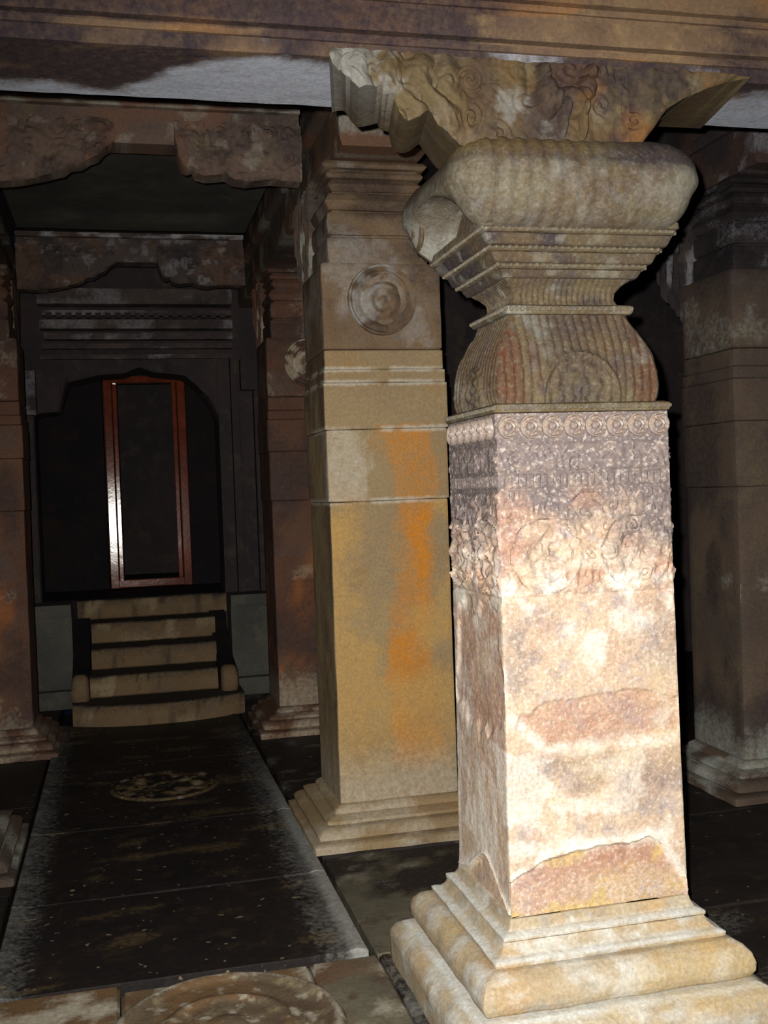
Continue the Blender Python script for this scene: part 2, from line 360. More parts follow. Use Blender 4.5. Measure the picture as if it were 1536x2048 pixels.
# shrine antechamber and sanctum behind the door
wall_shrine = bpy.data.objects.new('wall_shrine', None); link(wall_shrine, None, 'structure')
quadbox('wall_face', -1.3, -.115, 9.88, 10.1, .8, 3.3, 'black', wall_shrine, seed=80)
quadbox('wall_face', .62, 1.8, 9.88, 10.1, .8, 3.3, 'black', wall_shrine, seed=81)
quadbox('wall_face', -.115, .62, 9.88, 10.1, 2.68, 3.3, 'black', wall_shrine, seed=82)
quadbox('wall_face', -1.3, 1.8, 11.6, 11.8, .8, 3.3, 'soot_shade', wall_shrine, seed=83)
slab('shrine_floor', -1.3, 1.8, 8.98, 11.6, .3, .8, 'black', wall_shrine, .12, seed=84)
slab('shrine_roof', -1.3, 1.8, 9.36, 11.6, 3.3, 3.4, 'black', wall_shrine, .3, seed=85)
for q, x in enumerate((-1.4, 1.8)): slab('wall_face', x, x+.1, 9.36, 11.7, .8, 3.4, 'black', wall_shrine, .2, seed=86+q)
for nm, x in (('wall_left', -4.6), ('wall_right', 7.0)):
    o = slab(nm, x, x+.1, -1.5, 9.3, 0, 3.9, 'soot_shade', None, .4, kind='structure')
ceiling = bpy.data.objects.new('ceiling', None); link(ceiling, None, 'structure')
def ceil_panel(x0, x1, y0, y1, z, seed, mat='soot_shade', name='ceiling_panel'):
    nx = max(3, int((x1-x0)/.08)); ny = max(3, int((y1-y0)/.08))
    if nx*ny > 6000: nx //= 3; ny //= 3
    xs = np.linspace(x0, x1, nx); ys = np.linspace(y0, y1, ny); X, Y = np.meshgrid(xs, ys)
    d = np.minimum(np.minimum(X-x0, x1-X)/(x1-x0), np.minimum(Y-y0, y1-Y)/(y1-y0))
    Z = z+(f2(X, Y, 3, seed, 4)-.5)*.03+.03*ss(.1, .14, d)
    V = np.stack([X, Y, Z], -1).reshape(-1, 3); n = len(V); V2 = V.copy(); V2[:, 2] = z+.15
    Fc = gridfaces(ny, nx, False, 0, True)+gridfaces(ny, nx, False, n)
    return mesh(name, np.concatenate([V, V2]), Fc, mat, ceiling)
ceil_panel(-.60, .95, 3.3, 5.22, 3.50, 1, 'plinth')
ceil_panel(-.60, .95, 5.50, 7.73, 3.47, 2, 'plinth')
ceil_panel(-.60, .95, 8.0, 8.9, 3.48, 3)
slab('ceiling_rock', -4.6, 7.1, 3.25, 9.4, 3.80, 4.0, 'soot_shade', ceiling, .5, seed=9)
ceil_panel(1.46, 3.0, 3.3, 8.9, 3.62, 4); ceil_panel(3.54, 6.95, 3.3, 8.9, 3.6, 5); ceil_panel(-4.45, -1.19, 3.3, 8.9, 3.6, 6)
ceil_panel(-4.5, 7.0, -1.5, 2.80, 3.25, 7)

# ================================================================== FRONT PILLAR
PX, PY, HX, HY = 1.306, 3.095, .268, .228
A = thing('carved_pillar', (PX, PY, 0), 'large flash-lit carved sandstone pillar with roll capital and moulded base in the foreground', 'pillar', 'pillars of the temple hall')
def a_mask_base(SD, U, V):
    m = np.zeros((len(V), 4)); n = fbm(V*6, 31, 4); n2 = fbm(V*13, 41, 4)
    m[:, 1] = ss(.52, .68, n2)*.55; m[:, 0] = ss(.58, .72, n)*.5; m[:, 2] = ss(.66, .8, fbm(V*9, 77, 3))*.4
    m[:, 3] = ss(.60, .72, fbm(V*5, 15, 3))*.4
    return m
def a_dust(zs):
    def f(S, U, V):
        m = a_mask_base(S, U, V)
        for z in zs: m[:, 1] = np.maximum(m[:, 1], np.exp(-((V[:, 2]-z)/.007)**2)*(.55+.6*fbm(V*14, 3, 3)))
        return m
    return f
sweep('base_plinth', [(.195, 0), (.205, .01), (.208, .092), (.203, .112), (.188, .132), (.165, .146), (.15, .152), (.135, .153)], HX, HY, 'base', A, .016, .006, maskf=a_dust((.150,)), wear=.005, wsc=12, seed=1, dz=.008)
sweep('base_roll', [(.122, .153), (.136, .162), (.146, .182), (.147, .205), (.138, .230), (.120, .250), (.098, .261), (.07, .264)], HX, HY, 'base', A, .016, .006, maskf=a_mask_base, wear=.005, wsc=12, seed=2, dz=.008)
sweep('base_fillet', [(.072, .264), (.086, .268), (.087, .280), (.080, .284), (.064, .288), (.050, .302), (.043, .318)], HX, HY, 'base', A, .012, .004, maskf=a_dust((.283,)), wear=.003, wsc=18, seed=3, dz=.006)
sweep('base_fillet', [(.040, .318), (.046, .322), (.046, .331), (.040, .334), (.024, .340), (.016, .354), (.012, .37)], HX, HY, 'base', A, .012, .004, maskf=a_dust((.333,)), wear=.003, wsc=18, seed=4, dz=.006)

ZS0, ZS1 = .37, 1.80
def loss_top(u, s):   # upper edge of the lost plaster at the foot of the shaft
    front = .40+.145*np.sqrt(np.clip(1-((u-.0)/.30)**2, 0, 1))+.03*(f2(u, u*0, 14, 3, 3)-.5)
    front = front+.05*(f2(u, u*0, 5, 13, 2)-.5)+.025*np.exp(-((u-.17)/.05)**2)
    front = np.where(u > .2, front-.7*(u-.2), front)
    side = .37+.11*np.exp(-((u+.03)/.13)**2)+.03*(f2(u, u*0, 12, 8, 3)-.5)
    return np.where(s == 0, front, side)
def er_mask(u, z, s):  # flaked patch half way up
    d = ((u-.05)/.27)**2+((z-.905)/.075)**2+(f2(u, z*1.6, 9, 12, 4)-.5)*2.4
    d3 = ((u+.0)/.24)**2+((z-1.06)/.2)**2+(f2(u, z*.6, 9, 14, 4)-.5)*2.4
    return np.where(s == 0, ss(1.15, .8, d), np.where(s == 3, ss(1.15, .8, d3), 0))
def a_relief(S, U, Z):
    h = np.zeros_like(U)
    # joint grooves and narrow borders
    for zc, wd, dp in ((1.72, .006, .006), (1.632, .005, .005), (1.585, .006, .006), (1.607, .003, .003), (1.274, .004, .005)):
        h -= dp*np.exp(-((Z-zc)/wd)**2)
    b1 = ss(1.632, 1.64, Z)*ss(1.715, 1.708, Z); h += b1*.007*scroll(U, Z-1.63, .085, 3)
    b2 = ss(1.589, 1.593, Z)*ss(1.628, 1.624, Z); h += b2*.004*(np.cos(U*2*np.pi/.021) > 0)
    b3 = ss(1.278, 1.29, Z)*ss(1.58, 1.57, Z)
    med = np.zeros_like(U)
    for cx in (-.135, .0, .145):
        r = np.hypot(U-cx, Z-(1.395 if cx else 1.50)); R = .105 if cx else .07
        med += np.where(r < R, .011*np.cos(r/R*9.4)*(.6+.4*np.cos(8*np.arctan2(Z-1.395, U-cx))), 0)+.008*np.exp(-((r-R)/.010)**2)
    h += b3*(med*(.35+1.0*f2(U, Z, 12, 4, 3))+.007*scroll(U+.03, Z, .062, 9)+.012*(f2(U, Z, 30, 6, 3)-.5))
    # carved nibbling below
    b4 = ss(.95, 1.2, Z)*ss(1.275, 1.26, Z); h += b4*.004*(f2(U, Z, 45, 5, 2)-.5)*2*(S == 0)
    # losses
    lt = ss(.008, -.006, Z-loss_top(U, S)); h -= .011*lt
    h += .005*np.exp(-((Z-loss_top(U, S)-.006)/.008)**2)
    e = er_mask(U, Z, S); h -= .009*e*(.7+.6*f2(U, Z, 20, 2, 3))
    h += .004*(f2(U, Z, 5, 7, 4)-.5)+.0025*(f2(U, Z, 40, 8, 3)-.5)
    return h
def a_mask(S, U, V):
    m = np.zeros((len(V), 4)); Z = V[:, 2]; n = f2(U, Z, 7, 21+0, 4); nb = fbm(V*9, 61, 4)
    lt = ss(.01, -.008, Z-loss_top(U, S)); e = er_mask(U, Z, S)
    edge = np.exp(-((Z-loss_top(U, S)-.010)/(.010+.02*f2(U, Z, 8, 5, 2)))**2)*ss(.30, .6, f2(U, Z, 17, 3, 3))
    red = np.clip(lt*(.75-.45*ss(.5, .42, Z))*(.5+n)+e*.62*(.3+n), 0, 1)
    red = np.maximum(red, .7*ss(1.62, 1.56, Z)*ss(1.24, 1.34, Z)*ss(.38, .58, n))
    red = np.maximum(red, .6*(S == 3)*ss(1.30, 1.2, Z)*ss(.7, .8, Z)*ss(.40, .60, nb))
    white = np.clip(edge*1.1+.62*ss(.5, .62, nb)*ss(1.42, 1.2, Z)*(1-lt)*(1-.4*e)+.6*ss(.50, .64, fbm(V*16, 3, 3))*ss(1.45, 1.3, Z)*ss(1.1, 1.2, Z), 0, 1)
    ez = .835+.10*ss(-.12, -.27, U)+.03*(f2(U, U*0, 9, 6, 3)-.5); white = np.maximum(white, np.exp(-((Z-ez)/(.008+.022*f2(U, Z, 9, 2, 2)))**2)*(S == 0)*ss(.32, .58, f2(U, Z, 15, 9, 3))*.85)
    white = np.maximum(white, (S == 3)*ss(.92, .8, Z)*ss(.40, .55, fbm(V*(8, 8, 2), 6, 3))*.8*(1-lt))
    m[:, 0] = red; m[:, 1] = white
    m[:, 2] = 1.15*ss(1.30, 1.66, Z+.35*(nb-.5))*(.6+.9*nb)+.35*ss(.62, .75, fbm(V*6, 16, 4))*(1-lt)  # purple-grey pigment higher up, also painting in the flash falloff
    m[:, 2] += (S == 0)*(.62*np.exp(-((U+.19)/.11)**2)*ss(.96, 1.02, Z)*ss(1.30, 1.18, Z)*ss(.3, .55, nb)+.42*ss(.66, .74, Z+.1*(n-.5))*ss(.85, .80, Z)*ss(.35, .6, n)+.35*np.exp(-((U-.22)/.08)**2)*ss(1.0, 1.1, Z)*ss(1.28, 1.2, Z))
    m[:, 1] *= 1-.6*np.clip(m[:, 2], 0, 1)*(S == 0)*(1-edge)
    m[:, 3] = lt*ss(.5, .62, nb)*.8+.2*ss(.56, .7, fbm(V*5, 19, 3))*ss(1.2, 1.0, Z)
    return m
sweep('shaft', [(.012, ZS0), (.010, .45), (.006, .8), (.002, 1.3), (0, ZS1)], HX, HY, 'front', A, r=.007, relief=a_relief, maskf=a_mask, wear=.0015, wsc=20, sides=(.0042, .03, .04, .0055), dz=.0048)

def beads(name, z, ax, ay, r, step, parent, mat='capital'):
    base = []; n1, n2 = 6, 4
    for i in range(n2+1):
        ph = math.pi*i/n2
        for a in range(n1): base.append((math.sin(ph)*math.cos(2*math.pi*a/n1), math.sin(ph)*math.sin(2*math.pi*a/n1), math.cos(ph)))
    base = np.array(base); fb = gridfaces(n2+1, n1, True, 0, True)
    V = []; Fc = []
    pts = [(x, -ay) for x in np.arange(-ax, ax+.001, step)]+[(-ax, y) for y in np.arange(-ay+step, ay, step)]+[(ax, y) for y in np.arange(-ay+step, ay, step)]
    for x, y in pts:
        o = len(V)*len(base); V.append(base*r*(.85+.3*random.random())+np.array((x, y, z))); Fc += [tuple(o+q for q in f) for f in fb]
    V = np.concatenate(V); return mesh(name, V, Fc, mat, parent, np.tile((0, .25, .1, 0), (len(V), 1)), kind='stuff')
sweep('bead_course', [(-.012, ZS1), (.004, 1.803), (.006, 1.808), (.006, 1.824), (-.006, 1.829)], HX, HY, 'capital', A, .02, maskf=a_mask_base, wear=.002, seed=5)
beads('bead_row', 1.816, HX+.006, HY+.006, .0075, .0165, A)
RV, RF = rosette_mesh(.034)
rme = None
for q in range(8):
    x = -.232+q*.0663
    if rme is None:
        ro = mesh('rosette', RV, RF, 'front', A, np.tile((0, .05, .72, 0), (len(RV), 1))); rme = ro.data
    else: ro = link(bpy.data.objects.new('rosette', rme), A)
    ro.location = (x, -HY+.001, 1.762)
for q in range(6):
    ro = link(bpy.data.objects.new('rosette', rme), A); ro.location = (-HX-.0+.001, -.175+q*.068, 1.762); ro.rotation_euler = (0, 0, -math.pi/2)
# ribbed cushion
def bell_relief(S, U, Z):
    half = np.where((S == 0) | (S == 2), HX, HY)
    rr = np.hypot(U/1.0, (Z-1.842)/1.12); R = np.where((S == 0) | (S == 2), .118, .095)
    inm = ss(R+.012, R, rr)
    rib = .0075*np.sqrt(np.abs(np.cos(U*np.pi/.0265)))-.004
    th = np.arctan2(Z-1.842, U)
    med = .009*np.exp(-((rr-R)/.007)**2)+np.where(rr < R*.9, .006*np.cos(rr*150)*np.cos(th*5)+.010*(f2(U, Z, 35, 4, 3)-.5), 0)
    return rib*(1-inm)+med+.004*inm
def bell_mask(S, U, V):
    m = np.zeros((len(V), 4)); n = fbm(V*(14, 14, 4), 31, 4)
    gv = ss(.45, .1, np.abs(np.cos(U*np.pi/.0265)))*ss(1.88, 1.96, V[:, 2]+.1*np.abs(U)/.25)
    m[:, 0] = np.clip(gv*.8+ss(.52, .66, n)*.5*ss(.1, .2, np.abs(U)), 0, 1); m[:, 2] = .45*ss(.45, .6, fbm(V*6, 8, 3)); m[:, 1] = ss(.6, .72, fbm(V*10, 9, 3))*.35
    return m
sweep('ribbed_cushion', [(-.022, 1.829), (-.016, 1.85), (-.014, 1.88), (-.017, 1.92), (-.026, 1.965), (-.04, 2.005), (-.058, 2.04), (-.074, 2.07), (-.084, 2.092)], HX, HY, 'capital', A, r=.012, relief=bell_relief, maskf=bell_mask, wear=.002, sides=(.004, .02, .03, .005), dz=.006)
sweep('bead_course', [(-.082, 2.092), (-.07, 2.094), (-.066, 2.10), (-.066, 2.116), (-.076, 2.121)], HX, HY, 'capital', A, .015, maskf=a_mask_base, wear=.002, seed=6)
beads('bead_row', 2.108, HX-.066, HY-.066, .007, .0165, A)
def cap_m(S, U, V):
    m = np.zeros((len(V), 4)); n = fbm(V*11, 33, 4)
    m[:, 2] = .55*ss(.42, .6, n); m[:, 1] = ss(.58, .7, fbm(V*17, 3, 3))*.5; m[:, 3] = .3*ss(.5, .65, fbm(V*5, 2, 3)); return m
cap_rel = lambda S, U, Z: .004*(f2(U, Z, 40, 3, 3)-.5)*2
sweep('capital_neck', [(-.098, 2.121), (-.108, 2.14), (-.106, 2.158), (-.094, 2.176), (-.076, 2.19), (-.07, 2.196)], HX, HY, 'capital', A, .012, relief=lambda S, U, Z: .0025*np.cos(U*2*np.pi/.018), maskf=cap_m, wear=.002, seed=7, dz=.008, sides=(.006, .02, .03, .006))
zc = 2.196
for q, (o0, o1, dzz) in enumerate([(-.055, -.045, .024), (-.04, -.034, .013), (-.022, -.012, .03), (-.006, .0, .013), (.01, .022, .032), (.028, .03, .014), (.036, .034, .022)]):
    sweep('capital_step', [(o0-.004, zc), (o0, zc+.003), (o1, zc+dzz-.004), (o1-.006, zc+dzz)], HX, HY, 'capital', A, .012, relief=cap_rel, maskf=(lambda S, U, V: cap_m(S, U, V)+np.array((0, 0, .4, 0))) if q in (0, 2, 4) else (lambda S, U, V: cap_m(S, U, V)+np.array((0, .15, 0, .2))), wear=.0025, seed=8+q, dz=.007)
    if q in (1, 3, 5): beads('dentil_row', zc+dzz/2, HX+o1+.001, HY+o1+.001, .006, .02, A)
    zc += dzz
# roll abacus: two thick rolls along x joined by a flat top
def abacus():
    r, b, ax = .130, .225, .377; zc_ = 2.445; re_ = .13
    sec = []
    for t in np.linspace(0, 1, 14): sec.append((-b+2*b*t, r-.012*math.sin(math.pi*t)))          # top, front to back
    for t in np.linspace(math.pi/2, -math.pi/2, 22)[1:]: sec.append((b+r*math.cos(t), r*math.sin(t)))
    for t in np.linspace(0, 1, 16)[1:-1]:
        y = b-2*b*t; sec.append((y, -r+.15*math.sin(math.pi*t)**.8))
    for t in np.linspace(-math.pi/2, -3*math.pi/2, 22)[:-1]: sec.append((-b+r*math.cos(t), r*math.sin(t)))
    sec = np.array(sec); sk = np.column_stack([np.clip(sec[:, 0], -b, b), np.zeros(len(sec))])
    xs = []; sv = []
    for t in np.linspace(math.pi/2, 0.0, 14): xs.append(-ax+re_*(1-math.sin(t)*1.0) if False else -ax+re_-re_*math.sin(t)); sv.append(max(.02, math.cos(t)))
    for x in np.linspace(-ax+re_, ax-re_, 150)[1:-1]: xs.append(x); sv.append(1)
    for t in np.linspace(0, math.pi/2, 14): xs.append(ax-re_+re_*math.sin(t)); sv.append(max(.02, math.cos(t)))
    V = []
    for x, s in zip(xs, sv):
        s = s**.75; e_ = max(0, abs(x)-(ax-.15))/.15; sl = max(.02, 1-e_**3.0)
        sf = np.where(sec[:, 1] < 0, s+(min(s, sl)-s)*np.clip(-sec[:, 1]/.07, 0, 1), s)
        p = sk+(sec-sk)*sf[:, None]
        fr = (sec-sk); fr = fr/np.maximum(1e-6, np.linalg.norm(fr, axis=1))[:, None]
        amp = .0016*ss(.12, -.05, x)+.0005
        d = amp*np.cos(x*2*np.pi/.047) - .007*math.exp(-((x+.255)/.012)**2)
        d = d+(-.006*np.exp(-(np.abs(sec[:, 1]-.052)/.006)**2))*(sec[:, 0] < 0)
        p = p+fr*(d*(s > .5))[:, None] if np.ndim(d) else p+fr*d*(s > .5)
        V.append(np.column_stack([np.full(len(p), x), p[:, 0]-.0, p[:, 1]+zc_]))
    V = np.concatenate(V); V += (fbm(V*14, 4, 3)-.5)[:, None]*.008
    V[:, 0] -= .013
    n = len(xs); m_ = len(sec); Fc = gridfaces(n, m_, True, 0, True); Fc.append(tuple(range(m_))); Fc.append(tuple(range(n*m_-1, (n-1)*m_-1, -1)))
    m = np.zeros((len(V), 4)); n1 = fbm(V*7, 31, 4)
    zz = V[:, 2]; low = ss(2.50, 2.465, zz)
    m[:, 1] = np.clip(low*(.22+.55*ss(.45, .62, fbm(V*(10, 10, 5), 5, 4)))*(.55+.45*ss(.0, -.2, V[:, 0]))+.4*low*ss(.2, .3, V[:, 0]), 0, 1)
    m[:, 2] = np.clip(ss(-.02, .2, V[:, 0]+.3*(n1-.5))*ss(2.455, 2.49, zz)*.85+.25*ss(.55, .7, n1)+.5*np.exp(-((zz-2.495)/.008)**2), 0, 1); m[:, 0] = ss(.52, .66, fbm(V*6, 11, 3))*.25
    m[:, 3] = ss(2.50, 2.53, zz)*.55*ss(.1, -.05, V[:, 0])
    o = mesh('roll_abacus', V, Fc, 'capital', A, m)
    # spiral eyes carved on the left ends of the rolls
    for y in (b,):
        sp = []
        T = np.linspace(0, 4.2*math.pi, 60)
        for t in T: rad = .010+.075*t/T[-1]; sp.append((y+rad*math.cos(t), zc_-.01+rad*math.sin(t), rad))
        V2 = []
        for k, (yy, zz, rad) in enumerate(sp):
            for a in range(6):
                th = 2*math.pi*a/6; tw = .009
                cxx = -ax-.013+.022+.13*(1-math.sqrt(max(0, 1-(rad/.13)**2)))
                V2.append((cxx+tw*math.cos(th), yy+tw*math.sin(th)*math.cos(T[k]), zz+tw*math.sin(th)*math.sin(T[k])))
        mesh('volute', V2, gridfaces(60, 6, True), 'capital', o)
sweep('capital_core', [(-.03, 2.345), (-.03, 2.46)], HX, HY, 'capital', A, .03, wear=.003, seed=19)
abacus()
# brackets and carved frieze above the abacus (local x = world - PX)
def br_mask(V):
    m = np.zeros((len(V), 4)); n = fbm(V*9, 51, 4)
    m[:, 0] = ss(.48, .66, fbm(V*7, 18, 4))*.7*ss(-.45, -.1, V[:, 0])*ss(.5, .3, V[:, 0]); m[:, 1] = ss(.52, .66, n)*.75*ss(.05, -.45, V[:, 0]); m[:, 2] = ss(.5, .64, fbm(V*5, 28, 4))*.75*ss(-.6, 0, V[:, 0]); return m
bl = np.array([(.580, 2.742), (.590, 2.722), (.612, 2.716), (.628, 2.70), (.640, 2.678), (.659, 2.662), (.690, 2.668), (.722, 2.677), (.728, 2.658), (.757, 2.652), (.766, 2.606), (.776, 2.594), (.790, 2.588), (.808, 2.590), (.824, 2.596), (.854, 2.619), (.872, 2.593), (.906, 2.548), (.94, 2.53), (.98, 2.53), (1.05, 2.53)])
xs = np.unique(np.concatenate([np.linspace(.580, 1.05, 130), bl[:, 0]]))
def brl_rel(X, Z):
    d = np.zeros_like(X)
    # overlapping leaf bodies that run down and inwards
    ph = (X-.60)*1.0+(Z-2.6)*.55
    d += .034*np.abs(np.sin(ph*np.pi/.085+.9*np.sin(Z*38)))*ss(2.80, 2.72, Z)*ss(.98, .86, X)
    d += .007*scroll(X, Z, .085, 3)+.020*(f2(X, Z, 20, 5, 4)-.5)
    return d
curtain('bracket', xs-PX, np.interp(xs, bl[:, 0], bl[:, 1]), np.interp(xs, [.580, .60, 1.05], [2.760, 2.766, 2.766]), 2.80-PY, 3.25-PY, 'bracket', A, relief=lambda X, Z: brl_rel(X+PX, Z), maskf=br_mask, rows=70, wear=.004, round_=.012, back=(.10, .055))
# sculpted curls in front of the left bracket
def curl(cx, cz, R, tw, y, parent, turns=1.6, sg=1, st=0.):
    T = np.linspace(0, turns*2*math.pi, 44); V2 = []
    for t in T:
        k = t/T[-1]; rad = R*(.18+.82*k); ww = tw*(.55+.45*k)*min(1, (1-k)*6+.25)
        c = np.array((cx+sg*rad*math.cos(t+st), y, cz+rad*math.sin(t+st))); n_ = np.array((sg*math.cos(t+st), 0, math.sin(t+st)))
        for a in range(8):
            th = 2*math.pi*a/8; V2.append(c+n_*ww*math.cos(th)+np.array((0, ww*.8*math.sin(th), 0)))
    Fc = gridfaces(44, 8, True); Fc.append(tuple(range(7, -1, -1))); Fc.append(tuple(range(43*8, 44*8)))
    V2 = np.array(V2); return mesh('carved_curl', V2, Fc, 'bracket', parent, br_mask(V2))
for cx, cz, R, tw, sg, st in ((.645, 2.725, .032, .011, 1, 2.2), (.70, 2.715, .030, .011, 1, 1.2), (.79, 2.640, .036, .014, -1, .4), (.745, 2.70, .026, .010, -1, 1.2), (.845, 2.69, .036, .011, 1, .2), (.97, 2.70, .036, .008, 1, 0)):
    curl(cx-PX, cz, R, tw, 2.788-PY, A, 1.5, sg, st)
rb = np.array([(1.42, 2.545), (1.49, 2.56), (1.53, 2.61), (1.57, 2.66), (1.62, 2.69), (1.70, 2.725), (1.78, 2.752), (1.845, 2.764)])
xs = np.linspace(1.42, 1.845, 90)
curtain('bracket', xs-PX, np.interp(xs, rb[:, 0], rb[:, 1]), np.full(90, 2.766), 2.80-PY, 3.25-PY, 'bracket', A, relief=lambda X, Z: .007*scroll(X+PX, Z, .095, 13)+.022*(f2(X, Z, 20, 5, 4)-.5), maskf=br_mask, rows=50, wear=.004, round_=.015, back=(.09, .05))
xs = np.linspace(1.03, 1.44, 110)
def fr_rel(X, Z):
    x = X+PX; d = .006*scroll(x, Z, .10, 23)+.026*(f2(X, Z, 20, 8, 4)-.5)
    # a seated animal and rider in the middle of the frieze
    for cx, cz, rx, rz, a in ((1.195, 2.665, .035, .06, .03), (1.185, 2.735, .02, .025, .028), (1.265, 2.655, .06, .045, .028), (1.315, 2.70, .028, .035, .026), (1.24, 2.61, .014, .05, .02), (1.30, 2.605, .014, .05, .02), (1.33, 2.745, .02, .02, .02)):
        q = ((x-cx)/rx)**2+((Z-cz)/rz)**2; d = d+1.5*a*np.sqrt(np.clip(1-q, 0, 1))
    d -= .012*np.exp(-((x-1.145)/.012)**2)*ss(2.62, 2.68, Z)
    return d
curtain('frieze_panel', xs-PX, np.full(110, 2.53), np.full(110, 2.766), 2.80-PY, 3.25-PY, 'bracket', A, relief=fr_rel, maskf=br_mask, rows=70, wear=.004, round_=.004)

# ================================================================== FRONT BEAM
FB = thing('front_beam', (0, 2.88, 2.776), 'long stained stone beam across the top of the picture, whitewashed beneath at left', 'beam')
def soffit_mask(V):
    m = np.zeros((len(V), 4)); x = V[:, 0]; y = V[:, 1]; n = fbm(V*(5, 7, 5), 5, 5)
    lim = np.interp(x, [-.6, .02, .10, .2, .3, .42, .5, .62, 1.7, 1.85, 2.1, 2.6], [.34, .33, .29, .16, .05, .0, .03, .03, .05, .1, .05, .1])
    m[:, 1] = ss(-.03, .05, y-lim+(n-.5)*.22)*(.75+.3*n); m[:, 2] = (1-m[:, 1])*ss(.3, .5, n)*.9
    return m
def beam_mask(V):
    m = np.zeros((len(V), 4)); x = V[:, 0]; z = V[:, 2]; n = fbm(V*(2.5, 6, 9), 5, 5)
    m[:, 2] = ss(.42, .58, n)*.8; m[:, 0] = ss(.52, .66, fbm(V*(4, 6, 12), 15, 4))*.6; m[:, 3] = 0
    return m
nxs, nys = 300, 24
X, Y = np.meshgrid(np.linspace(-3, 5, nxs), np.linspace(0, .37, nys)); Z = (f2(X, Y, 9, 4, 4)-.5)*.008
V = np.stack([X, Y, Z], -1).reshape(-1, 3); V2 = V.copy(); V2[:, 2] = .04
mesh('soffit_slab', np.concatenate([V, V2]), gridfaces(nys, nxs, False, 0, True)+gridfaces(nys, nxs, False, len(V))+[(j, j+1, len(V)+j+1, len(V)+j) for j in range(nxs-1)]+[((nys-1)*nxs+j+1, (nys-1)*nxs+j, len(V)+(nys-1)*nxs+j, len(V)+(nys-1)*nxs+j+1) for j in range(nxs-1)], 'beam', FB, soffit_mask(np.concatenate([V, V2])))
xs = np.linspace(-3, 5, 330)
for q, (z0, z1, d) in enumerate([(.0405, .056, .012), (.0565, .070, -.006), (.0705, .135, .025), (.1355, .155, .010), (.1555, .172, .022), (.1725, .47, .05)]):
    curtain('fascia', xs, np.full(330, z0), np.full(330, z1), -d, .36, 'beam', FB, maskf=beam_mask, rows=8, wear=.005, seed=q, round_=.003)

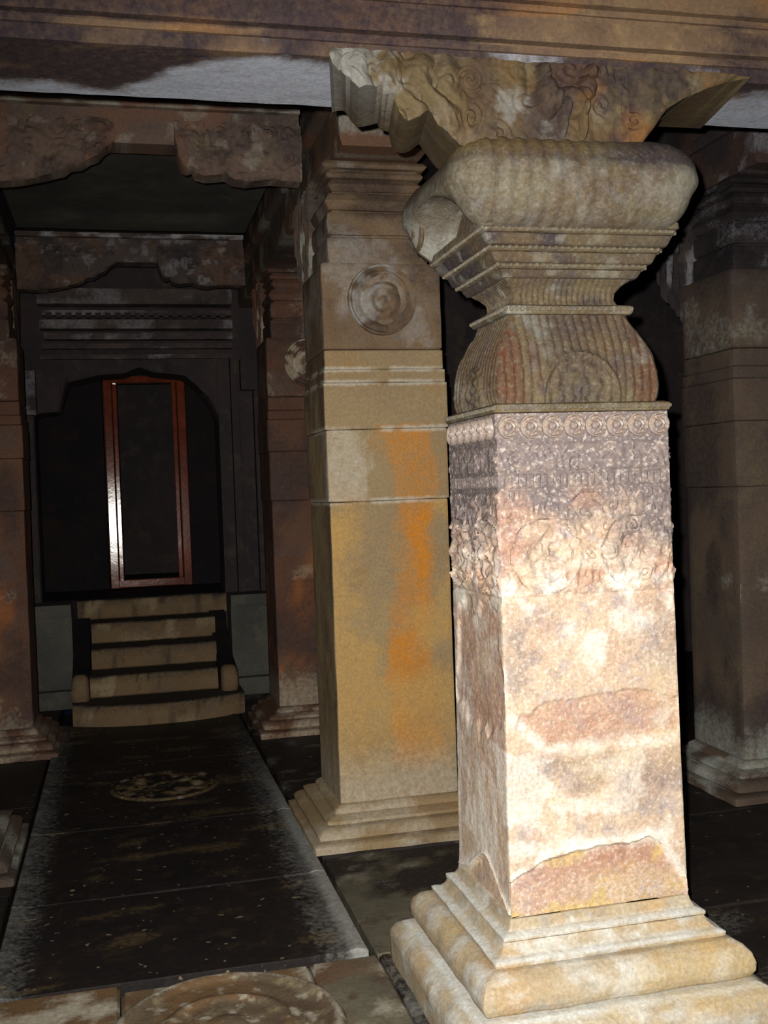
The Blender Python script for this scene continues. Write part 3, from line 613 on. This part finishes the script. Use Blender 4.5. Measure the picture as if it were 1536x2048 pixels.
# ================================================================== HALL PILLARS
def hall_pillar(px, py, label, mat, seed, group='pillars of the temple hall', hx=.28, hy=.245, fine=False, lime=0.):
    P = thing('hall_pillar', (px, py, 0), label, 'pillar', group)
    def bm(S, U, V):
        m = np.zeros((len(V), 4)); n = fbm(V*6+seed*7, 3, 4); m[:, 1] = ss(.45, .65, n)*(.45+lime)
        m[:, 2] = ss(.62, .74, fbm(V*5+seed, 8, 3))*.5
        if seed == 5:
            for yy, rr in ((.27, .06), (-.05, .09)): m[:, 1] = np.maximum(m[:, 1], 1.2*ss(rr, rr*.7, np.hypot(V[:, 1]-yy, (V[:, 2]-.09)*1.3))*(V[:, 0] < -.3))
        return m
    sg = .03 if fine else .05
    sweep('base_plinth', [(.15, 0), (.152, .034), (.14, .040), (.12, .042)], hx, hy, mat, P, sg, .01, maskf=bm, wear=.006, seed=seed, dz=.02)
    sweep('base_roll', [(.11, .042), (.126, .055), (.127, .072), (.112, .088), (.095, .096), (.085, .098)], hx, hy, mat, P, sg, .015, maskf=bm, wear=.005, seed=seed+1, dz=.015)
    sweep('base_fillet', [(.07, .098), (.082, .108), (.082, .122), (.055, .134), (.032, .140), (.028, .156), (.012, .17), (.004, .174)], hx, hy, mat, P, sg, .01, maskf=bm, wear=.004, seed=seed+2, dz=.015)
    def sm(S, U, V):
        m = np.zeros((len(V), 4)); Z = V[:, 2]; n = fbm(V*(4, 4, 2.2)+seed*5, 9, 5); n2 = f2(U, Z, 3.0, 31, 5)
        if fine:
            # smeared orange stain down the front
            c = np.interp(Z, [.25, .45, .7, .9, 1.1, 1.4, 1.6, 1.8], [.10, .10, .08, .08, .12, .12, .12, .09]); wd = np.interp(Z, [.22, .3, .5, .7, .9, 1.1, 1.4, 1.55, 1.7, 1.9], [.03, .09, .13, .12, .08, .05, .07, .14, .15, .14])
            rag = (f2(U, Z*.55, 7, 44, 5)-.5)*.30
            st = ss(.05, -.05, np.abs(U-c)-wd+rag)*(S == 0)*ss(1.91, 1.87, Z+rag*.15)*ss(.26, .4, Z)
            pat = ss(.40, .60, f2(U+3, Z*.6, 6, 45, 4))
            m[:, 0] = st*(.5+.5*pat)
            m[:, 3] = np.clip(.75*ss(1.56, 1.53, Z)*ss(.35, .55, n2)*(S == 0)+.6*np.exp(-((Z-1.45)/.12)**2-((U+.2)/.08)**2)*(S == 0), 0, 1)*ss(.2, .6, Z)
            m[:, 1] = .5*ss(1.53, 1.56, Z)*ss(1.9, 1.87, Z)*ss(.4, .55, n)*(U < .05)+.4*ss(.5, .2, Z)
            m[:, 2] = (S == 3)*.75*ss(.35, .55, n)*ss(.35, .6, Z)
            for zj in (1.5475, 1.8755, 2.0875, 2.148): m[:, 1] = np.maximum(m[:, 1], .8*(np.abs(Z-zj) < .009)*ss(.3, .5, fbm(V*8, 2, 3)))
        else:
            m[:, 0] = (0 if seed == 5 else 1)*.8*ss(.48, .62, n)*ss(.55, .7, Z)*ss(1.7, 1.3, Z)+.8*np.exp(-((Z-.52-.25*U-.05*np.sin(U*25))/.02)**2)*(n > .35)*(seed == 2)
            m[:, 1] = (.35+lime)*ss(.5, .3, Z+.1*n)*ss(.35, .5, n)+(.3+lime)*np.exp(-((Z-1.05+.2*U)/.012)**2)*ss(.4, .5, n)
            m[:, 2] = .6*ss(.5, .62, fbm(V*(5, 5, 3)+seed, 14, 4))
        return m
    courses = [(.174, 1.5465, 0.0), (1.5485, 1.8745, .006), (1.8765, 2.0865, .012), (2.0885, 2.147, .006), (2.149, 2.235, .0)]
    for q, (a, b, o) in enumerate(courses):
        sweep('shaft_course', [(o-.004, a), (o, a+.004), (o, b-.004), (o-.004, b)], hx, hy, mat, P, .012 if fine else .05, .006, maskf=sm, wear=.0025, seed=seed+q, dz=.015 if fine else .06)
    # square block with a round medallion, then the stepped head
    def hm(S, U, V):
        m = np.zeros((len(V), 4)); n = fbm(V*6+seed*3, 19, 4); m[:, 1] = ss(.52, .64, n)*(.4 if fine else .15); m[:, 2] = ss(.42, .6, fbm(V*(4, 4, 9)+seed, 12, 4))*.7*ss(2.3, 2.9, V[:, 2]+.2*n); m[:, 0] = (0 if not fine else .12)*ss(.5, .6, n); return m
    sweep('medallion_block', [(-.006, 2.24), (.0, 2.246), (.0, 2.62), (-.006, 2.63)], hx, hy, 'head' if fine else mat, P, .02 if fine else .05, .01, maskf=hm, wear=.004, seed=seed+9, dz=.03)
    V = []; nr, na = 26, 56; R = .165; med = seed in (1, 2)
    for i in range(nr+1):
        r = R*max(i/nr, .004)
        for a in range(na):
            t = 2*math.pi*a/na; k = r/R
            h = .016*math.exp(-((k-.94)/.05)**2)+.02*(fbm(np.array([math.cos(t)*k*3+seed, math.sin(t)*k*3, 1.]), 5, 3)-.3)*(k < .84)+.008*math.cos(k*16)*(k < .8)
            h = h*(1-.8*ss(0.02, .1, r*math.cos(t)-r*math.sin(t)*.4))*1.3
            V.append((r*math.cos(t), -h, r*math.sin(t)))
    V = np.array(V); V[-na:, 1] = .012
    mk = np.zeros((len(V), 4)); mk[:, 1] = ss(.05, -.06, V[:, 0]-V[:, 2]*.5)*ss(.35, .55, fbm(V*16, 3, 3))*.8; mk[:, 2] = ss(.5, .6, fbm(V*12, 6, 3))*.5
    if med: mesh('medallion', V, gridfaces(nr+1, na, True, 0, True), 'head' if fine else mat, P, mk, loc=(.0, -hy-.001, 2.463))
    zz = 2.63
    for q, (o, h, bul) in enumerate([(-.045, .125, .004), (-.06, .015, 0), (-.05, .10, .006), (-.07, .015, 0), (-.058, .075, .02), (-.08, .015, 0), (-.075, .055, .018), (-.055, .03, .006), (-.07, .012, 0), (-.04, .03, .008)]):
        sweep('head_course', [(o-.004, zz), (o, zz+.004), (o+bul, zz+h*.5), (o, zz+h-.004), (o-.004, zz+h)], hx, hy, 'head' if fine else 'soot_shade' if seed == 5 else mat, P, .03 if fine else .06, .008, maskf=hm, wear=.004, seed=seed+20+q, dz=.03)  # right-edge pillar head takes darker stone, its shade put into the colour
        zz += h
    # bracket that runs back along the row
    yb = np.array([0, .08, .2, .32, .42, .49, .51]); zb = np.array([2.30, 2.42, 2.50, 2.60, 2.75, 2.90, 3.0])
    ys = np.linspace(0, .51, 40)
    for sx, w0, w1 in ((1, -.235, .235),):
        o = curtain('bracket', ys+hy-.06, np.interp(ys, yb, zb), np.full(40, zz), w0, w1, 'dim' if fine else 'soot_shade' if seed == 5 else mat, P, relief=lambda X, Z: .03*(f2(X*2.2, Z*.7, 14, seed, 3)-.5)+.012*np.cos(X*95+3*f2(X, Z, 8, 2, 2)), rows=40, axis='y', wear=.008, seed=seed, maskf=lambda V: np.column_stack([np.zeros(len(V)), .5*ss(.5, .62, fbm(V*(9, 9, 4), 4, 3)), .4*ss(.5, .6, fbm(V*5, 9, 3)), np.zeros(len(V))]))  # right-edge bracket darkened in colour like its pillar head
    return P, zz
BX, BY = 1.202, 5.025
_, ZT = hall_pillar(BX, BY, 'plain square pillar smeared with bright orange, directly behind the foreground pillar', 'gold', 1, fine=True)
hall_pillar(BX+.06, 7.35, 'dark red square pillar partly hidden behind the orange-stained pillar, right of the stairs', 'hall', 2, lime=.1)
hall_pillar(-.585-.28, 7.35, 'dim square pillar at the left edge, left of the shrine stairs', 'hall', 3)
hall_pillar(-.62-.30, 5.10, 'pillar of which only the stepped base shows at the lower left edge', 'dim', 4, lime=.3)
hall_pillar(2.99+.28, 5.025, 'shadowy grey brown pillar at the right edge behind the foreground pillar', 'dim', 5, lime=.12)

# beams that run back over each row of pillars
def row_beam(x0, x1, y0, y1, label, mat, seed):
    T = thing('row_beam', ((x0+x1)/2, y0, ZT+.012), label, 'beam', 'stone beams over the rows of pillars')
    cx = (x0+x1)/2; hw = (x1-x0)/2; L = y1-y0
    ys = np.linspace(0, L, 90)
    mf = lambda V: np.column_stack([.4*ss(.5, .6, fbm(V*3, 2, 3)), .45*ss(.56, .66, fbm(V*(9, 3, 9), 4, 3)), .5*ss(.45, .6, fbm(V*4, 9, 3)), np.zeros(len(V))])
    curtain('soffit_course', ys, np.full(90, 0.), np.full(90, .205), -hw, hw, mat, T, rows=6, axis='y', wear=.006, seed=seed, maskf=mf)
    curtain('middle_course', ys, np.full(90, .206), np.full(90, .26), -hw-.04, hw+.04, mat, T, rows=5, axis='y', wear=.006, seed=seed+1, maskf=mf)
    curtain('top_course', ys, np.full(90, .261), np.full(90, .50), -hw+.03, hw-.03, mat, T, rows=8, axis='y', wear=.006, seed=seed+2, maskf=mf)
    return T
row_beam(1.0, 1.41, 4.64, 8.77, 'beam running back from the orange-stained pillar towards the shrine', 'dim', 1)
row_beam(-1.13, -.68, 4.64, 8.77, 'beam running back above the pillars at the left edge', 'dim', 2)
row_beam(3.05, 3.48, 4.64, 8.77, 'beam running back above the shadowy pillar at the right edge', 'soot_shade', 3)  # darker stone than the other rows, shade painted into the colour

# cross beams of the nave, each with a pair of carved brackets
def cross_beam(y, label, mat, seed, z=3.3):
    T = thing('cross_beam', (.17, y, z), label, 'beam', 'cross beams of the nave')
    mf = lambda V: np.column_stack([.6*ss(.5, .62, fbm(V*6, 2+seed, 3)), (.35 if seed < 9 else .3)*ss(.58, .70, fbm(V*13, 4+seed, 3)), .5*ss(.52, .64, fbm(V*5, 9+seed, 3)), np.zeros(len(V))])
    xs = np.linspace(-.79, .77, 90)
    curtain('lintel', xs, np.full(90, .0), np.full(90, .16), 0, .17, mat, T, rows=10, wear=.008, seed=seed, maskf=mf)
    curtain('cornice', xs, np.full(90, .161), np.full(90, .19), -.05, .17, mat, T, rows=4, wear=.006, seed=seed+1, maskf=lambda V: mf(V)+np.outer(.8*ss(.45, .6, fbm(V*(7, 7, 20), 3, 3)), (0, 1, 0, 0)))
    rel = lambda X, Z: .012*scroll(X, Z, .11, seed)+.11*(f2(X, Z, 8, seed, 4)-.5)
    lx = np.array([-.80, -.65, -.56, -.45, -.40, -.36, -.33, -.28, -.24, -.20, -.17, -.125]); lz = np.array([-.20, -.21, -.20, -.175, -.16, -.15, -.125, -.118, -.09, -.075, -.04, -.012])
    xs = np.linspace(-.79, -.125, 90); curtain('bracket', xs, np.interp(xs, lx, lz), np.full(90, .10), -.05, .09, mat, T, relief=rel, rows=40, wear=.006, seed=seed+2, maskf=mf, round_=.02)
    rx = np.array([.158, .17, .19, .215, .24, .252, .30, .36, .40, .43, .50, .56, .62, .79]); rz = np.array([.0, -.07, -.115, -.125, -.115, -.145, -.158, -.152, -.147, -.168, -.178, -.168, -.16, -.17])
    xs = np.linspace(.158, .77, 90); curtain('bracket', xs, np.interp(xs, rx, rz), np.full(90, .10), -.05, .09, mat, T, relief=rel, rows=40, wear=.006, seed=seed+4, maskf=mf, round_=.02)
    return T
cross_beam(5.30, 'nearer cross beam of the nave with two carved brackets and a gap between them', 'crossb', 3)
cross_beam(7.80, 'farther cross beam in front of the shrine door with two dark carved brackets', 'soot_shade2', 11, 3.265)

# ================================================================== SHRINE STAIRS, DOOR FRAME
ST = thing('shrine_stairs', (.23, 8.9, 0), 'flight of five worn tan stone steps leading up to the shrine door', 'stairs')
def st_mask(V):
    m = np.zeros((len(V), 4)); m[:, 2] = ss(.62, .72, fbm(V*(14, 14, 3), 3, 3))*.5; m[:, 1] = ss(.6, .7, fbm(V*8, 5, 3))*.4; return m
STX = .23
def step(z0, z1, x0, x1, yf, depth, bow, mat='stair', seed=0):
    n = 50; xs = np.linspace(x0, x1, n); t = (xs-x0)/(x1-x0)*2-1
    y0 = yf-bow*(1-np.abs(t)**2.2)
    V = []; prof = [(0.012, z0), (0, z0+.01), (-.004, (z0+z1)/2), (0, z1-.02), (.01, z1-.004), (.03, z1), (depth*.5, z1), (depth+bow, z1)]
    for k, (dy, z) in enumerate(prof):
        yy = y0+dy if k < 7 else np.full(n, yf+depth)
        V.append(np.column_stack([xs-STX, yy-8.9, np.full(n, z)]))
    V = np.concatenate(V); nb = len(V); V[:, 2] += (fbm(V*9, 4+seed, 3)-.5)*.018*(V[:, 2] > z0+.02); V[:, 1] += (fbm(V*7, 14+seed, 3)-.5)*.016
    B = V[-n:].copy(); B[:, 2] = z0; V = np.concatenate([V, B]); mk = st_mask(V); mk[4*n:, 2] = 1; mk[3*n:4*n, 2] += .35; mk[4*n:, :2] = 0  # oily dark treads; riser tops darkened as painted nosing shade
    Fc = gridfaces(len(prof)+1, n)
    m_ = len(prof)+1
    Fc.append(tuple(q*n for q in range(m_))); Fc.append(tuple(q*n+n-1 for q in range(m_-1, -1, -1))); Fc.append(tuple(range(n-1, -1, -1))+tuple(range((m_-1)*n, m_*n)))
    return mesh('step', V, Fc, mat, ST, mk)
step(0, .16, -.38, .83, 7.86, 1.04, .17, seed=1)
step(.16, .32, -.26, .66, 8.05, .85, .0, seed=2)
step(.32, .48, -.25, .68, 8.34, .6, .0, seed=3)
step(.48, .64, -.25, .70, 8.63, .33, .0, seed=4)
step(.64, .80, -.36, .82, 8.90, .08, .0, seed=5)
def balustrade(x0, x1, seed):
    # sloping side wall, black, with a tan scroll at its foot
    ys = np.linspace(7.98, 8.88, 30)-8.9; zl = np.full(30, .162); zt = np.interp(ys, [-.92, -.6, -.25, -.02], [.30, .36, .52, .66])
    o = curtain('balustrade', ys, zl, zt, x0-STX, x1-STX, 'black', ST, rows=8, axis='y', wear=.006, seed=seed)
    prof = []
    V = []; n = 12
    cz, cy, R = .235, 8.0-8.9, .115
    for i in range(n):
        k = i/(n-1); x = x0+(x1-x0)*k; s = 1-.35*abs(2*k-1)**4
        for a in range(24):
            t = 2*math.pi*a/24; V.append((x-STX, cy+R*s*.8*math.cos(t), cz+R*s*math.sin(t)))
    V = np.array(V); V += (fbm(V*12, seed, 3)-.5)[:, None]*.02
    Fc = gridfaces(n, 24, True); Fc.append(tuple(range(23, -1, -1))); Fc.append(tuple(range((n-1)*24, n*24)))
    mesh('scroll', V, Fc, 'stair', o)
balustrade(-.385, -.265, 3); balustrade(.675, .80, 5)
for q, (x0, x1, lab) in enumerate(((-1.6, -.395, 'grey stone plinth block left of the shrine stairs'), (.83, 1.95, 'grey stone plinth block right of the shrine stairs'))):
    T = thing('plinth_block', ((x0+x1)/2, 8.75, 0), lab, 'plinth', 'plinth blocks beside the stairs'); c = (x0+x1)/2
    xs = np.linspace(x0, x1, 40)-c
    curtain('plinth_face', xs, np.full(40, .14), np.full(40, .70), -.12, .19, 'plinth', T, rows=20, wear=.008, seed=90+q)
    curtain('plinth_cap', xs, np.full(40, .701), np.full(40, .80), -.16, .19, 'plinth', T, rows=5, wear=.006, seed=92+q)
    curtain('plinth_foot', xs, np.full(40, .0), np.full(40, .139), -.19, .19, 'plinth', T, rows=6, wear=.006, seed=94+q)

DF = thing('door_frame', (.253, 9.74, .80), 'tall narrow red-brown wooden door frame standing open in the shrine doorway', 'door frame')
W2, Hh = .352, 1.865
bar('post', (-W2+.035, 0, 0), (-W2+.035, 0, Hh), .072, .085, 'wood', DF)
bar('post', (W2-.035, 0, 0), (W2-.035, 0, Hh), .072, .085, 'wood', DF)
bar('rail', (-W2+.071, 0, .035), (W2-.071, 0, .035), .068, .08, 'wood', DF)
bar('rail', (-W2+.071, 0, Hh-.032), (W2-.071, 0, Hh-.032), .062, .08, 'wood', DF)
bar('stop', (-W2+.095, .03, .07), (-W2+.095, .03, Hh-.064), .04, .04, 'wood', DF)
bar('stop', (W2-.095, .03, .07), (W2-.095, .03, Hh-.064), .04, .04, 'wood', DF)
DF.rotation_euler = (math.radians(-1.5), 0, 0)
DF.location.z = .815
